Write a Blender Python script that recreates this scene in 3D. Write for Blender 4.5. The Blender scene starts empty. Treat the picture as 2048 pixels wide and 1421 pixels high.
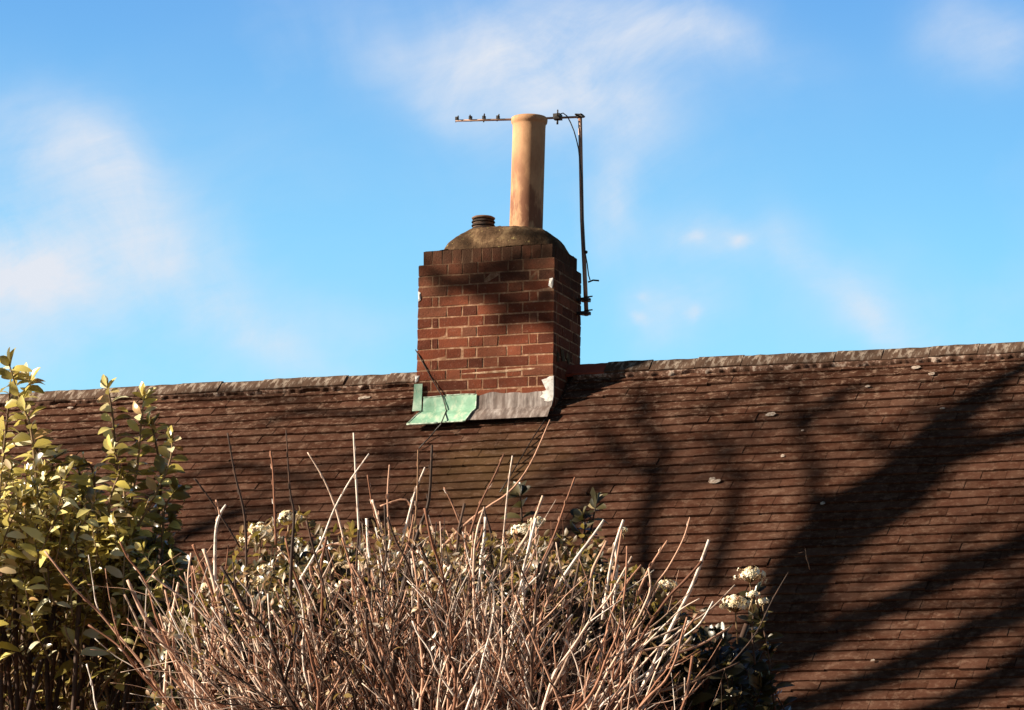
import bpy, math, random
from mathutils import Vector, Matrix, noise
random.seed(7)
rad = math.radians
S = bpy.context.scene
COL = S.collection

# ------------------------------------------------------------------ camera
FPX, CXP, CYP = 6993.9, 1024.0, 710.5            # focal length in pixels of a 2048 wide frame
D_, AZ, EL, ROLL, YAW, PIT = 24.0819, .3411, .1681, .0147, -.3531, .1826
PHI, YF = .7775, .3596                           # roof pitch, ridge behind the stack's front face
Z0 = 5.63                                        # height of the stack's foot above the ground
CAM = Vector((D_*math.sin(AZ)*math.cos(EL), -D_*math.cos(AZ)*math.cos(EL), Z0 - D_*math.sin(EL)))
FW = Vector((math.sin(YAW)*math.cos(PIT), math.cos(YAW)*math.cos(PIT), math.sin(PIT)))
_R = FW.cross(Vector((0, 0, 1))).normalized(); _U = _R.cross(FW)
RT = _R*math.cos(ROLL) + _U*math.sin(ROLL); UP = -_R*math.sin(ROLL) + _U*math.cos(ROLL)
cd = bpy.data.cameras.new('camera'); cam = bpy.data.objects.new('camera', cd); COL.objects.link(cam)
m = Matrix((RT, UP, -FW)).transposed().to_4x4(); m.translation = CAM; cam.matrix_world = m
cd.sensor_width = 36; cd.lens = FPX/2048*36; cd.clip_start = .1; cd.clip_end = 3000
S.camera = cam

# ------------------------------------------------------------------ light
SUN_EL, SUN_AZ = rad(23), rad(-60)               # azimuth from the roof's normal, to the left
SUN = Vector((math.sin(SUN_AZ)*math.cos(SUN_EL), -math.cos(SUN_AZ)*math.cos(SUN_EL), math.sin(SUN_EL)))
sl = bpy.data.lights.new('sun', 'SUN'); sl.energy = 5; sl.angle = rad(.53); sl.color = (1, .86, .68)
so = bpy.data.objects.new('sun', sl); COL.objects.link(so)
so.rotation_euler = SUN.to_track_quat('Z', 'Y').to_euler(); so.location = (-20, -20, 20)
S.view_settings.view_transform = 'Standard'; S.view_settings.look = 'None'
S.view_settings.exposure = 1.1; S.view_settings.gamma = 1

# ------------------------------------------------------------------ geometry of the picture, used to read positions off the photograph
def ray(x, y): return (FW + RT*((x-CXP)/FPX) + UP*((CYP-y)/FPX))
def at(x, y, d): return CAM + ray(x, y)*d
def on_plane(x, y, p, n):
    r = ray(x, y); return CAM + r*((p-CAM).dot(n)/r.dot(n))
O = Vector((0, 0, Z0)); RIDGE = O + Vector((0, YF, YF*math.tan(PHI)))
NR = Vector((0, -math.sin(PHI), math.cos(PHI))); DN = Vector((0, -math.cos(PHI), -math.sin(PHI)))
def on_roof(x, y, n=-.02): return on_plane(x, y, RIDGE + NR*n, NR)
def on_front(x, y, yy=0.): return on_plane(x, y, O + Vector((0, yy, 0)), Vector((0, 1, 0)))

# ------------------------------------------------------------------ world
def azel(x, y):
    r = ray(x, y).normalized(); return math.degrees(math.atan2(r.x, r.y)), math.degrees(math.asin(r.z))
W_ = bpy.data.worlds.new('World'); S.world = W_; W_.use_nodes = True
nt = W_.node_tree; nt.nodes.clear(); N = nt.nodes.new; L = nt.links.new
def setin(s, v):
    if hasattr(v, 'is_linked') or isinstance(v, bpy.types.NodeSocket): L(v, s)
    else: s.default_value = v
def mth(op, a, b=0., c=0., clamp=False):
    n = N('ShaderNodeMath'); n.operation = op; n.use_clamp = clamp
    for s, v in zip(n.inputs, (a, b, c)): setin(s, v)
    return n.outputs[0]
sky = N('ShaderNodeTexSky'); sky.sky_type = 'NISHITA'; sky.sun_disc = False
sky.sun_elevation = SUN_EL; sky.sun_rotation = math.atan2(SUN.x, SUN.y) % (2*math.pi)
sky.air_density = 1.0; sky.dust_density = .3; sky.ozone_density = 3.0; sky.altitude = 50
tc = N('ShaderNodeTexCoord'); sp = N('ShaderNodeSeparateXYZ'); L(tc.outputs['Generated'], sp.inputs[0])
az = mth('MULTIPLY', mth('ARCTAN2', sp.outputs[0], sp.outputs[1]), 57.2958)
el = mth('MULTIPLY', mth('ARCSINE', sp.outputs[2]), 57.2958)
n1 = N('ShaderNodeTexNoise'); n1.inputs['Scale'].default_value = 26; n1.inputs['Detail'].default_value = 9; n1.inputs['Roughness'].default_value = .62; n1.inputs['Distortion'].default_value = .6
n2 = N('ShaderNodeTexNoise'); n2.inputs['Scale'].default_value = 11; n2.inputs['Detail'].default_value = 8
L(tc.outputs['Generated'], n1.inputs[0]); L(tc.outputs['Generated'], n2.inputs[0])
sn = N('ShaderNodeSeparateColor'); L(n2.outputs['Color'], sn.inputs[0])
az = mth('ADD', az, mth('MULTIPLY', mth('SUBTRACT', sn.outputs[0], .5), 3.2))
el = mth('ADD', el, mth('MULTIPLY', mth('SUBTRACT', sn.outputs[1], .5), 2.4))
tot = None
PX = 1/122.07                                    # degrees per pixel
for (x, y, sx, sy, ang, amp) in [(120, 340, 200, 120, 25, .50), (40, 560, 210, 75, 6, .66), (330, 480, 230, 100, 40, .34), (560, 690, 230, 45, 22, .22),
        (1010, 110, 170, 110, 10, .60), (1300, 60, 230, 60, 12, .5), (1250, 220, 130, 100, 55, .34), (1190, 420, 60, 110, 0, .36),
        (1390, 520, 90, 38, 12, .34), (1330, 650, 90, 60, 0, .36), (1700, 640, 150, 50, 30, .34), (1960, 70, 130, 90, 20, .42),
        (870, 180, 60, 40, 0, .2), (1448, 531, 24, 15, 10, .5), (1370, 518, 17, 14, 0, .4), (1283, 655, 16, 10, 0, .3), (1388, 652, 16, 12, 0, .3), (1295, 615, 13, 9, 0, .25), (1540, 520, 50, 70, 0, .2), (720, 640, 140, 60, 0, .15), (1150, 330, 420, 260, 20, .10), (230, 620, 460, 150, 8, .15), (1750, 630, 380, 110, 8, .17), (1080, 70, 430, 130, 8, .18), (500, 320, 260, 130, 30, .08)]:
    a0, e0 = azel(x, y); t = rad(ang)            # falling to the right by ang
    da = mth('SUBTRACT', az, a0); de = mth('SUBTRACT', el, e0)
    u = mth('ADD', mth('MULTIPLY', da, math.cos(t)), mth('MULTIPLY', de, -math.sin(t)))
    v = mth('ADD', mth('MULTIPLY', da, math.sin(t)), mth('MULTIPLY', de, math.cos(t)))
    u = mth('DIVIDE', u, sx*PX); v = mth('DIVIDE', v, sy*PX)
    g = mth('MULTIPLY', mth('EXPONENT', mth('MULTIPLY', mth('ADD', mth('MULTIPLY', u, u), mth('MULTIPLY', v, v)), -1.)), amp)
    tot = g if tot is None else mth('ADD', tot, g)
bk = mth('MULTIPLY', mth('SUBTRACT', n2.outputs[0], .52, clamp=True), 1.0)     # loose cloud elsewhere
tot = mth('ADD', tot, bk)
cx_ = N('ShaderNodeCombineXYZ'); setin(cx_.inputs[0], mth('ADD', mth('MULTIPLY', az, .10), mth('MULTIPLY', el, .05))); setin(cx_.inputs[1], mth('SUBTRACT', mth('MULTIPLY', el, .62), mth('MULTIPLY', az, .26)))
nf = N('ShaderNodeTexNoise'); nf.inputs['Scale'].default_value = 1.6; nf.inputs['Detail'].default_value = 9; nf.inputs['Roughness'].default_value = .66; L(cx_.outputs[0], nf.inputs[0])
dn = mth('ADD', mth('MULTIPLY', mth('SUBTRACT', nf.outputs[0], .5), 1.5), mth('ADD', mth('MULTIPLY', mth('SUBTRACT', n1.outputs[0], .5), 2.3), 1.05))
cl = mth('MULTIPLY', mth('MULTIPLY', tot, 1.0), mth('MAXIMUM', dn, .4), clamp=True)
tint = N('ShaderNodeMix'); tint.data_type = 'RGBA'; tint.blend_type = 'MULTIPLY'; tint.inputs[0].default_value = 1
L(sky.outputs[0], tint.inputs[6])
er = N('ShaderNodeValToRGB'); L(mth('DIVIDE', mth('MULTIPLY', mth('ARCSINE', sp.outputs[2]), 57.2958), 90., clamp=True), er.inputs[0])
e_ = er.color_ramp.elements                      # the blue deepens with height; high sky dimmed to cut fill light
while len(e_) < 6: e_.new(.5)
for q, (p, c) in zip(e_, [(0, (.60, .80, .72)), (.10, (.58, .82, .77)), (.135, (.53, .80, .79)), (.185, (.39, .62, .76)), (.28, (.10, .15, .21)), (1, (.05, .07, .10))]): q.position = p; q.color = (*c, 1)
sc_ = N('ShaderNodeVectorMath'); sc_.operation = 'SCALE'; sc_.inputs[3].default_value = 2.3; L(er.outputs[0], sc_.inputs[0])
sd0 = mth('ADD', mth('MULTIPLY', sp.outputs[0], SUN.x/math.cos(SUN_EL)), mth('MULTIPLY', sp.outputs[1], SUN.y/math.cos(SUN_EL)))
sd1 = mth('DIVIDE', mth('ADD', sd0, .15), .42); bell = mth('ADD', .35, mth('MULTIPLY', mth('EXPONENT', mth('MULTIPLY', mth('POWER', mth('ABSOLUTE', sd1), 4.), -1.)), .65))
yy_ = mth('GREATER_THAN', sp.outputs[1], 0.); bell = mth('ADD', mth('MULTIPLY', bell, yy_), mth('MULTIPLY', mth('SUBTRACT', 1., yy_), .4))  # sky dimmed outside the view's direction to cut fill light
s2_ = N('ShaderNodeVectorMath'); s2_.operation = 'SCALE'; L(sc_.outputs[0], s2_.inputs[0]); L(bell, s2_.inputs[3]); L(s2_.outputs[0], tint.inputs[7])
mx = N('ShaderNodeMix'); mx.data_type = 'RGBA'; L(cl, mx.inputs[0]); L(tint.outputs[2], mx.inputs[6])
mx.inputs[7].default_value = (6.0, 6.35, 7.0, 1)
bg = N('ShaderNodeBackground'); bg.inputs[1].default_value = .06; L(mx.outputs[2], bg.inputs[0])
wo = N('ShaderNodeOutputWorld'); L(bg.outputs[0], wo.inputs[0])

# ------------------------------------------------------------------ helpers
def lin(r, g, b):
    f = lambda c: (c/255/12.92) if c/255 <= .04045 else ((c/255+.055)/1.055)**2.4
    return (f(r), f(g), f(b), 1)
class Mat:
    def __init__(s, name, rough=.85, spec=.3):
        s.m = bpy.data.materials.new(name); s.m.use_nodes = True; s.t = s.m.node_tree
        s.b = s.t.nodes['Principled BSDF']; s.b.inputs['Roughness'].default_value = rough
        s.b.inputs['Specular IOR Level'].default_value = spec
    def n(s, typ, **kw):
        n = s.t.nodes.new(typ)
        for k, v in kw.items(): setattr(n, k, v)
        return n
    def l(s, a, b): s.t.links.new(a, b)
    def coord(s):
        if not hasattr(s, '_c'): s._c = s.n('ShaderNodeTexCoord')
        return s._c.outputs['Object']
    def noise(s, scale, detail=5, rough=.55, sc=None):
        n = s.n('ShaderNodeTexNoise'); n.inputs['Scale'].default_value = scale; n.inputs['Detail'].default_value = detail
        n.inputs['Roughness'].default_value = rough
        c = s.coord()
        if sc:
            mp = s.n('ShaderNodeMapping'); mp.inputs['Scale'].default_value = sc; s.l(c, mp.inputs[0]); c = mp.outputs[0]
        s.l(c, n.inputs[0]); return n.outputs[0]
    def isl(s): return s.n('ShaderNodeNewGeometry').outputs['Random Per Island']
    def ramp(s, f, stops):
        r = s.n('ShaderNodeValToRGB'); e = r.color_ramp.elements
        while len(e) < len(stops): e.new(.5)
        for q, (p, c) in zip(e, stops): q.position = p; q.color = c if len(c) == 4 else (*c, 1)
        s.l(f, r.inputs[0]); return r.outputs[0]
    def mask(s, f, a, b): return s.ramp(f, [(a, (0, 0, 0)), (b, (1, 1, 1))])
    def mix(s, f, a, b, mode='MIX'):
        n = s.n('ShaderNodeMix', data_type='RGBA', blend_type=mode)
        for i, v in ((0, f), (6, a), (7, b)):
            if isinstance(v, bpy.types.NodeSocket): s.l(v, n.inputs[i])
            else: n.inputs[i].default_value = v if i == 0 else (v if len(v) == 4 else (*v, 1))
        return n.outputs[2]
    def math(s, op, a, b=0., clamp=False):
        n = s.n('ShaderNodeMath', operation=op, use_clamp=clamp)
        for i, v in enumerate((a, b)):
            if isinstance(v, bpy.types.NodeSocket): s.l(v, n.inputs[i])
            else: n.inputs[i].default_value = v
        return n.outputs[0]
    def color(s, c):
        if isinstance(c, bpy.types.NodeSocket): s.l(c, s.b.inputs['Base Color'])
        else: s.b.inputs['Base Color'].default_value = c if len(c) == 4 else (*c, 1)
        return s
    def bump(s, h, strength=.5, dist=.005):
        b = s.n('ShaderNodeBump'); b.inputs['Strength'].default_value = strength; b.inputs['Distance'].default_value = dist
        s.l(h, b.inputs['Height']); s.l(b.outputs[0], s.b.inputs['Normal']); return s

class MB:
    def __init__(s): s.v = []; s.f = []; s.mi = []; s.sm = []
    def add(s, vs, fs, mi=0, smooth=False):
        o = len(s.v); s.v += [tuple(v) for v in vs]
        for f in fs: s.f.append([i+o for i in f]); s.mi.append(mi); s.sm.append(smooth)
    def hexa(s, p, mi=0):                         # 8 corners: bottom 4 then top 4, both counter-clockwise from above
        s.add(p, [(3, 2, 1, 0), (4, 5, 6, 7), (0, 1, 5, 4), (1, 2, 6, 5), (2, 3, 7, 6), (3, 0, 4, 7)], mi)
    def box(s, a, b, mi=0, j=0.):
        x0, y0, z0 = a; x1, y1, z1 = b
        p = [(x0, y0, z0), (x1, y0, z0), (x1, y1, z0), (x0, y1, z0), (x0, y0, z1), (x1, y0, z1), (x1, y1, z1), (x0, y1, z1)]
        if j: p = [tuple(c+random.uniform(-j, j) for c in q) for q in p]
        s.hexa(p, mi)
    def tube(s, pts, rs, sides=6, mi=0, cap=True):
        pts = [Vector(p) for p in pts]; n = len(pts)
        if not hasattr(rs, '__len__'): rs = [rs]*n
        vs = []; ref = None
        for i, p in enumerate(pts):
            t = (pts[min(i+1, n-1)] - pts[max(i-1, 0)])
            if t.length < 1e-9: t = Vector((0, 0, 1))
            t.normalize()
            if ref is None: ref = t.orthogonal()
            a = (ref - t*ref.dot(t))
            a = t.orthogonal() if a.length < 1e-6 else a
            a.normalize(); b = t.cross(a); ref = a
            for k in range(sides):
                q = 2*math.pi*k/sides; vs.append(p + (a*math.cos(q) + b*math.sin(q))*rs[i])
        fs = []
        for i in range(n-1):
            for k in range(sides):
                k2 = (k+1) % sides
                fs.append((i*sides+k, i*sides+k2, (i+1)*sides+k2, (i+1)*sides+k))
        if cap: fs.append(tuple(range(sides-1, -1, -1))); fs.append(tuple((n-1)*sides+k for k in range(sides)))
        s.add(vs, fs, mi, True)
    def lathe(s, prof, c=(0, 0, 0), seg=48, mi=0, lean=(0, 0), wob=0.):
        vs = []; fs = []; c = Vector(c); n = len(prof)
        for r, z in prof:
            for k in range(seg):
                q = 2*math.pi*k/seg
                rr = r*(1 + wob*noise.noise(Vector((math.cos(q)*2, math.sin(q)*2, z*6))))
                vs.append(c + Vector((rr*math.cos(q) + lean[0]*z, rr*math.sin(q) + lean[1]*z, z)))
        for i in range(n-1):
            for k in range(seg):
                k2 = (k+1) % seg; fs.append((i*seg+k, i*seg+k2, (i+1)*seg+k2, (i+1)*seg+k))
        s.add(vs, fs, mi, True)
    def ball(s, c, r, mi=0, seg=6, rings=4, sq=(1, 1, 1)):
        vs = []; fs = []; c = Vector(c)
        for i in range(rings+1):
            t = math.pi*i/rings
            for k in range(seg):
                q = 2*math.pi*k/seg
                vs.append(c + Vector((r*sq[0]*math.sin(t)*math.cos(q), r*sq[1]*math.sin(t)*math.sin(q), r*sq[2]*math.cos(t))))
        for i in range(rings):
            for k in range(seg):
                k2 = (k+1) % seg; fs.append((i*seg+k, (i+1)*seg+k, (i+1)*seg+k2, i*seg+k2))
        s.add(vs, fs, mi, True)
    def build(s, name, mats, parent=None, loc=(0, 0, 0)):
        me = bpy.data.meshes.new(name); l = Vector(loc)
        me.from_pydata([Vector(v)-l for v in s.v], [], s.f)
        for mm in (mats if isinstance(mats, (list, tuple)) else [mats]): me.materials.append(mm.m)
        me.polygons.foreach_set('material_index', s.mi); me.polygons.foreach_set('use_smooth', s.sm)
        me.update()
        o = bpy.data.objects.new(name, me); COL.objects.link(o); o.location = l
        if parent is not None:
            o.parent = parent; o.location = l - WLOC[parent.name]
        WLOC[o.name] = l
        return o
WLOC = {}
def thing(name, label, cat, loc, group=None):
    o = bpy.data.objects.new(name, None); COL.objects.link(o); o.location = loc; WLOC[o.name] = Vector(loc)
    o['label'] = label; o['category'] = cat; o.empty_display_size = .2
    if group: o['group'] = group
    return o
def tag(o, label, cat, group=None):
    o['label'] = label; o['category'] = cat
    if group: o['group'] = group
    return o
U = random.uniform
def rnd3(a): return Vector((U(-a, a), U(-a, a), U(-a, a)))

# ------------------------------------------------------------------ materials
tile_m = Mat('brown_tile', .95, .08)
def _tile(t, base=1.):
    i = t.isl()
    c = t.ramp(i, [(0, (.096*base, .035*base, .019*base)), (.3, (.130*base, .049*base, .027*base)), (.75, (.157*base, .062*base, .037*base)), (1, (.21*base, .094*base, .060*base))])
    c = t.mix(t.math('MULTIPLY', t.mask(t.noise(1.1, 4), .42, .68), .55), c, (.045, .017, .009))           # broad damp patches
    c = t.mix(t.math('MULTIPLY', t.mask(t.noise(26, 6, .7), .5, .75), .55), c, (.15, .08, .052))        # fine pale bloom
    return c
c = _tile(tile_m, .45)
c = tile_m.mix(tile_m.math('MULTIPLY', tile_m.mask(tile_m.noise(5.5, 6, .7, (1, 1, 2)), .46, .62), .5), c, (.118, .062, .041))
vd = tile_m.n('ShaderNodeVectorMath', operation='DISTANCE'); tile_m.l(tile_m.coord(), vd.inputs[0]); vd.inputs[1].default_value = on_roof(985, 945) - RIDGE   # soft ochre patch on the tiles below the stack
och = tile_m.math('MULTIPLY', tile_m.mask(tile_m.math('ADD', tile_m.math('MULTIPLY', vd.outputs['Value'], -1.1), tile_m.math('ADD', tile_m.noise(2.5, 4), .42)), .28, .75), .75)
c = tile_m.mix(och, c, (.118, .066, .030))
sx = tile_m.n('ShaderNodeSeparateXYZ'); tile_m.l(tile_m.coord(), sx.inputs[0])
nr = tile_m.math('ADD', tile_m.math('MULTIPLY', sx.outputs[2], .9), 1.05, clamp=True)                   # lichen thickest along the ridge
nr = tile_m.math('POWER', nr, 3.)
lm = tile_m.math('MULTIPLY', tile_m.mask(tile_m.noise(17, 8, .78, (1, 1, 1.6)), .525, .60), tile_m.math('ADD', tile_m.math('MULTIPLY', nr, .85), .28))
c = tile_m.mix(lm, c, (.27, .175, .125))
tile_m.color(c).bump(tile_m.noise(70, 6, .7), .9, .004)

ridge_m = Mat('ridge_tile', .92, .2)
c = ridge_m.ramp(ridge_m.noise(5, 5), [(.3, (.042, .023, .014)), (.5, (.075, .042, .027)), (.7, (.12, .073, .05))])
st = ridge_m.noise(34, 5, .65, (1, .35, .22))
sx = ridge_m.n('ShaderNodeSeparateXYZ'); ridge_m.l(ridge_m.coord(), sx.inputs[0])
tp = ridge_m.math('ADD', ridge_m.math('MULTIPLY', sx.outputs[2], 9.), 1., clamp=True)
c = ridge_m.mix(ridge_m.math('MULTIPLY', ridge_m.math('MULTIPLY', ridge_m.mask(st, .51, .62), ridge_m.mask(ridge_m.noise(3.1, 4), .42, .56)), ridge_m.math('ADD', ridge_m.math('MULTIPLY', tp, .7), .18)), c, (.46, .38, .31))
ridge_m.color(c).bump(ridge_m.noise(60, 5), .7, .004)
red_m = Mat('red_ridge_tile', .7, .3); red_m.color(red_m.ramp(red_m.noise(9, 4), [(.3, (.20, .045, .028)), (.7, (.34, .085, .05))])).bump(red_m.noise(70), .3, .003)
bed_m = Mat('bedding_mortar', .95, .15)
bed_m.color(bed_m.ramp(bed_m.noise(16, 6, .7), [(.46, (.07, .035, .022)), (.55, (.16, .09, .065)), (.62, (.42, .33, .27))])).bump(bed_m.noise(50), .8, .006)
lich_m = Mat('white_lichen', .95, .1); lich_m.color(lich_m.ramp(lich_m.noise(60, 5), [(.35, (.22, .15, .11)), (.6, (.48, .40, .34))]))
brick_m = Mat('red_brick', .92, .1)
c = brick_m.ramp(brick_m.isl(), [(0, (.085, .026, .016)), (.25, (.135, .038, .021)), (.6, (.19, .052, .027)), (.85, (.25, .078, .042)), (1, (.15, .06, .036))])
c = brick_m.mix(brick_m.math('MULTIPLY', brick_m.mask(brick_m.noise(14, 6, .7), .45, .7), .55), c, (.12, .045, .03))
c = brick_m.mix(brick_m.math('MULTIPLY', brick_m.mask(brick_m.noise(38, 6, .75), .56, .68), .35), c, (.42, .25, .18))
sx = brick_m.n('ShaderNodeSeparateXYZ'); brick_m.l(brick_m.coord(), sx.inputs[0])
def soot(mt, sxn, c):                             # soot and moss that has washed down from the cap
    f = mt.math('ADD', mt.math('MULTIPLY', mt.math('SUBTRACT', sxn.outputs[2], .74), 2.8), mt.math('MULTIPLY', mt.math('SUBTRACT', mt.noise(5, 5), .5), 2.0), clamp=True)
    return mt.mix(mt.math('MULTIPLY', f, .82), c, (.046, .028, .018))
brick_m.color(soot(brick_m, sx, c)).bump(brick_m.noise(75, 7, .75), 1., .006)
mort_m = Mat('brick_mortar', .95, .15)
sx = mort_m.n('ShaderNodeSeparateXYZ'); mort_m.l(mort_m.coord(), sx.inputs[0])
c = mort_m.ramp(mort_m.noise(18, 6, .7), [(.3, (.16, .075, .042)), (.5, (.32, .17, .10)), (.7, (.55, .37, .25))])
mort_m.color(soot(mort_m, sx, c)).bump(mort_m.noise(120), .6, .003)
chalk_m = Mat('white_mortar_smear', .95, .1); chalk_m.color(chalk_m.ramp(chalk_m.noise(40, 5), [(.3, (.5, .44, .39)), (.6, (.84, .82, .80))]))
ledge_m = Mat('pale_mortar', .95, .1); ledge_m.color(ledge_m.ramp(ledge_m.noise(22, 5, .7), [(.35, (.28, .14, .08)), (.5, (.48, .30, .19)), (.7, (.72, .58, .42))]))
flau_m = Mat('cement_flaunching', .95, .15)
c = flau_m.ramp(flau_m.noise(7, 6, .65), [(.32, (.034, .020, .012)), (.46, (.080, .046, .025)), (.57, (.15, .09, .05)), (.68, (.30, .20, .11))])
flau_m.color(flau_m.mix(flau_m.mask(flau_m.noise(30, 5, .7), .62, .7), c, (.55, .44, .18))).bump(flau_m.noise(38, 7, .7), 1., .014)
pot_m = Mat('buff_clay_pot', .75, .3)
c = pot_m.ramp(pot_m.noise(6, 5, .6, (1, 1, .5)), [(.35, (.40, .205, .105)), (.55, (.57, .325, .175)), (.75, (.66, .42, .25))])
st = pot_m.noise(11, 5, .65, (1, 1, .35)); sx = pot_m.n('ShaderNodeSeparateXYZ'); pot_m.l(pot_m.coord(), sx.inputs[0])
lowp = pot_m.math('ADD', pot_m.math('MULTIPLY', sx.outputs[2], -2.2), 1.5, clamp=True)
c = pot_m.mix(pot_m.math('MULTIPLY', pot_m.mask(st, .43, .56), lowp), c, (.24, .105, .058))
pot_m.color(c).bump(pot_m.noise(50, 4), .25, .003)
black_m = Mat('sooty_black', .8, .3); black_m.color(black_m.ramp(black_m.noise(30), [(.3, (.022, .014, .011)), (.7, (.055, .034, .026))]))
vent_m = Mat('vent_clay', .8, .3); vent_m.color(vent_m.ramp(vent_m.noise(25), [(.3, (.13, .075, .05)), (.7, (.26, .16, .11))]))
green_m = Mat('pale_green_flashing', .55, .4)
c = green_m.ramp(green_m.noise(9, 5, .6), [(.3, (.17, .36, .24)), (.5, (.29, .52, .37)), (.68, (.60, .76, .60))])
green_m.color(green_m.mix(green_m.math('MULTIPLY', green_m.mask(green_m.noise(26, 6, .7, (1, .6, .4)), .52, .66), .65), c, (.62, .66, .50))).bump(green_m.noise(16, 3), .5, .006)
edge_m = Mat('white_flashing_edge', .6, .3); edge_m.color(edge_m.ramp(edge_m.noise(30, 5), [(.42, (.24, .34, .25)), (.6, (.62, .72, .60))]))
lead_m = Mat('grey_lead', .65, .4)
c = lead_m.ramp(lead_m.noise(30, 6, .65, (1, .3, .16)), [(.32, (.085, .064, .056)), (.46, (.18, .142, .128)), (.58, (.31, .265, .245)), (.72, (.50, .45, .43))])
lead_m.color(lead_m.mix(lead_m.math('MULTIPLY', lead_m.mask(lead_m.noise(7, 5), .45, .65), .5), c, (.12, .07, .05))).bump(lead_m.noise(12, 4), .6, .008)
metal_m = Mat('weathered_aluminium', .5, .5); metal_m.b.inputs['Metallic'].default_value = .35
metal_m.color(metal_m.ramp(metal_m.noise(20, 5), [(.35, (.24, .14, .10)), (.6, (.38, .25, .20)), (.8, (.55, .43, .37))]))
mast_m = Mat('rusty_mast', .65, .4); mast_m.color(mast_m.ramp(mast_m.noise(5, 5, .6, (1, 1, .6)), [(.30, (.06, .03, .02)), (.44, (.26, .135, .09)), (.6, (.55, .36, .27))]))
plast_m = Mat('black_plastic', .45, .4); plast_m.color(plast_m.ramp(plast_m.noise(40), [(.3, (.02, .016, .015)), (.7, (.045, .035, .03))]))
wall_m = Mat('house_brick', .9, .2)
bt = wall_m.n('ShaderNodeTexBrick'); bt.inputs['Scale'].default_value = 1; bt.inputs['Brick Width'].default_value = .225; bt.inputs['Row Height'].default_value = .075
bt.inputs['Mortar Size'].default_value = .005; bt.inputs['Color1'].default_value = (.3, .09, .05, 1); bt.inputs['Color2'].default_value = (.2, .06, .035, 1); bt.inputs['Mortar'].default_value = (.4, .3, .23, 1)
mp = wall_m.n('ShaderNodeMapping'); mp.inputs['Rotation'].default_value = (rad(90), 0, 0); wall_m.l(wall_m.coord(), mp.inputs[0]); wall_m.l(mp.outputs[0], bt.inputs[0]); wall_m.color(bt.outputs[0])
white_m = Mat('white_paint', .5, .4); white_m.color(white_m.ramp(white_m.noise(3), [(.3, (.7, .69, .66)), (.7, (.8, .8, .78))]))
glass_m = Mat('window_glass', .08, .5); glass_m.color(glass_m.ramp(glass_m.noise(1), [(.3, (.02, .025, .03)), (.7, (.04, .045, .05))]))
ground_m = Mat('warm_bounce_ground', .95, .1); ground_m.color(ground_m.ramp(ground_m.noise(3, 8, .7), [(.3, (.08, .035, .019)), (.6, (.16, .07, .037)), (.8, (.22, .105, .06))])).bump(ground_m.noise(40, 6), 1, .03)  # unseen ground, reddened to bounce warm light into shaded faces
bark_m = Mat('tree_bark', .95, .15); bark_m.color(bark_m.ramp(bark_m.noise(8, 6, .6, (1, 1, .3)), [(.3, (.05, .035, .025)), (.7, (.16, .12, .09))]))

def twig_mat(name, stops):
    t = Mat(name, .7, .3); c = t.ramp(t.isl(), stops)
    c = t.mix(t.math('MULTIPLY', t.mask(t.noise(35, 4, .7), .50, .64), .6), c, (.15, .07, .042))
    return t.color(c)
twig_m = twig_mat('pale_twig', [(0, (.14, .055, .03)), (.25, (.34, .155, .09)), (.45, (.62, .36, .245)), (.65, (.86, .64, .50)), (.87, (.94, .86, .78)), (1, (.28, .16, .09))])  # palest tones paint in overexposed sunlit highlights
dark_m = twig_mat('dark_twig', [(0, (.03, .017, .012)), (.6, (.055, .032, .023)), (1, (.09, .055, .04))])
brown_m = twig_mat('brown_stem', [(0, (.10, .06, .03)), (.5, (.22, .14, .07)), (.85, (.38, .27, .15)), (1, (.5, .38, .26))])
def leaf_mat(name, stops, tr=.42, rough=.38, trc=(.60, .48, .08, 1)):
    t = Mat(name, rough, .8); c = t.ramp(t.isl(), stops); t.color(c)
    tl = t.n('ShaderNodeBsdfTranslucent'); t.l(t.mix(.55, c, trc), tl.inputs[0])
    ms = t.n('ShaderNodeMixShader'); ms.inputs[0].default_value = tr
    t.l(t.b.outputs[0], ms.inputs[1]); t.l(tl.outputs[0], ms.inputs[2]); t.l(ms.outputs[0], t.t.nodes['Material Output'].inputs[0]); return t
gleaf_m = leaf_mat(rough=.24, tr=.33, trc=(.66, .54, .16, 1), name='yellow_green_leaf', stops= [(0, (.05, .036, .014)), (.2, (.10, .080, .026)), (.42, (.26, .21, .05)), (.58, (.56, .46, .11)), (.74, (.88, .77, .28)), (.88, (.95, .92, .66)), (1, (.55, .27, .08))])  # palest and darkest tones paint in sun highlights and shade
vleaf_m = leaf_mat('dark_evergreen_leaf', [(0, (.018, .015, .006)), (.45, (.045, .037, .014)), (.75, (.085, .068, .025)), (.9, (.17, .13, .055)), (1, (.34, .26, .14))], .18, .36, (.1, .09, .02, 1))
dry_m = leaf_mat('small_olive_leaf', [(0, (.07, .045, .018)), (.5, (.15, .095, .04)), (.8, (.28, .17, .075)), (1, (.36, .15, .07))], .3, .5)
bud_m = leaf_mat('shrivelled_leaf', [(0, (.10, .05, .02)), (.4, (.34, .19, .09)), (.7, (.62, .46, .28)), (.9, (.8, .68, .55)), (1, (.55, .22, .16))], .25, .5)
flower_m = Mat('cream_floret', .7, .2); flower_m.color(flower_m.ramp(flower_m.isl(), [(0, (.52, .28, .16)), (.2, (.85, .74, .50)), (.7, (.93, .88, .74)), (1, (.70, .52, .24))]))

# ------------------------------------------------------------------ ground
g = MB(); n = 40
g.add([(-300, -300, 0), (300, -300, 0), (300, 300, 0), (-300, 300, 0)], [(0, 1, 2, 3)])
go = g.build('ground', ground_m); go['kind'] = 'structure'

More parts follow.
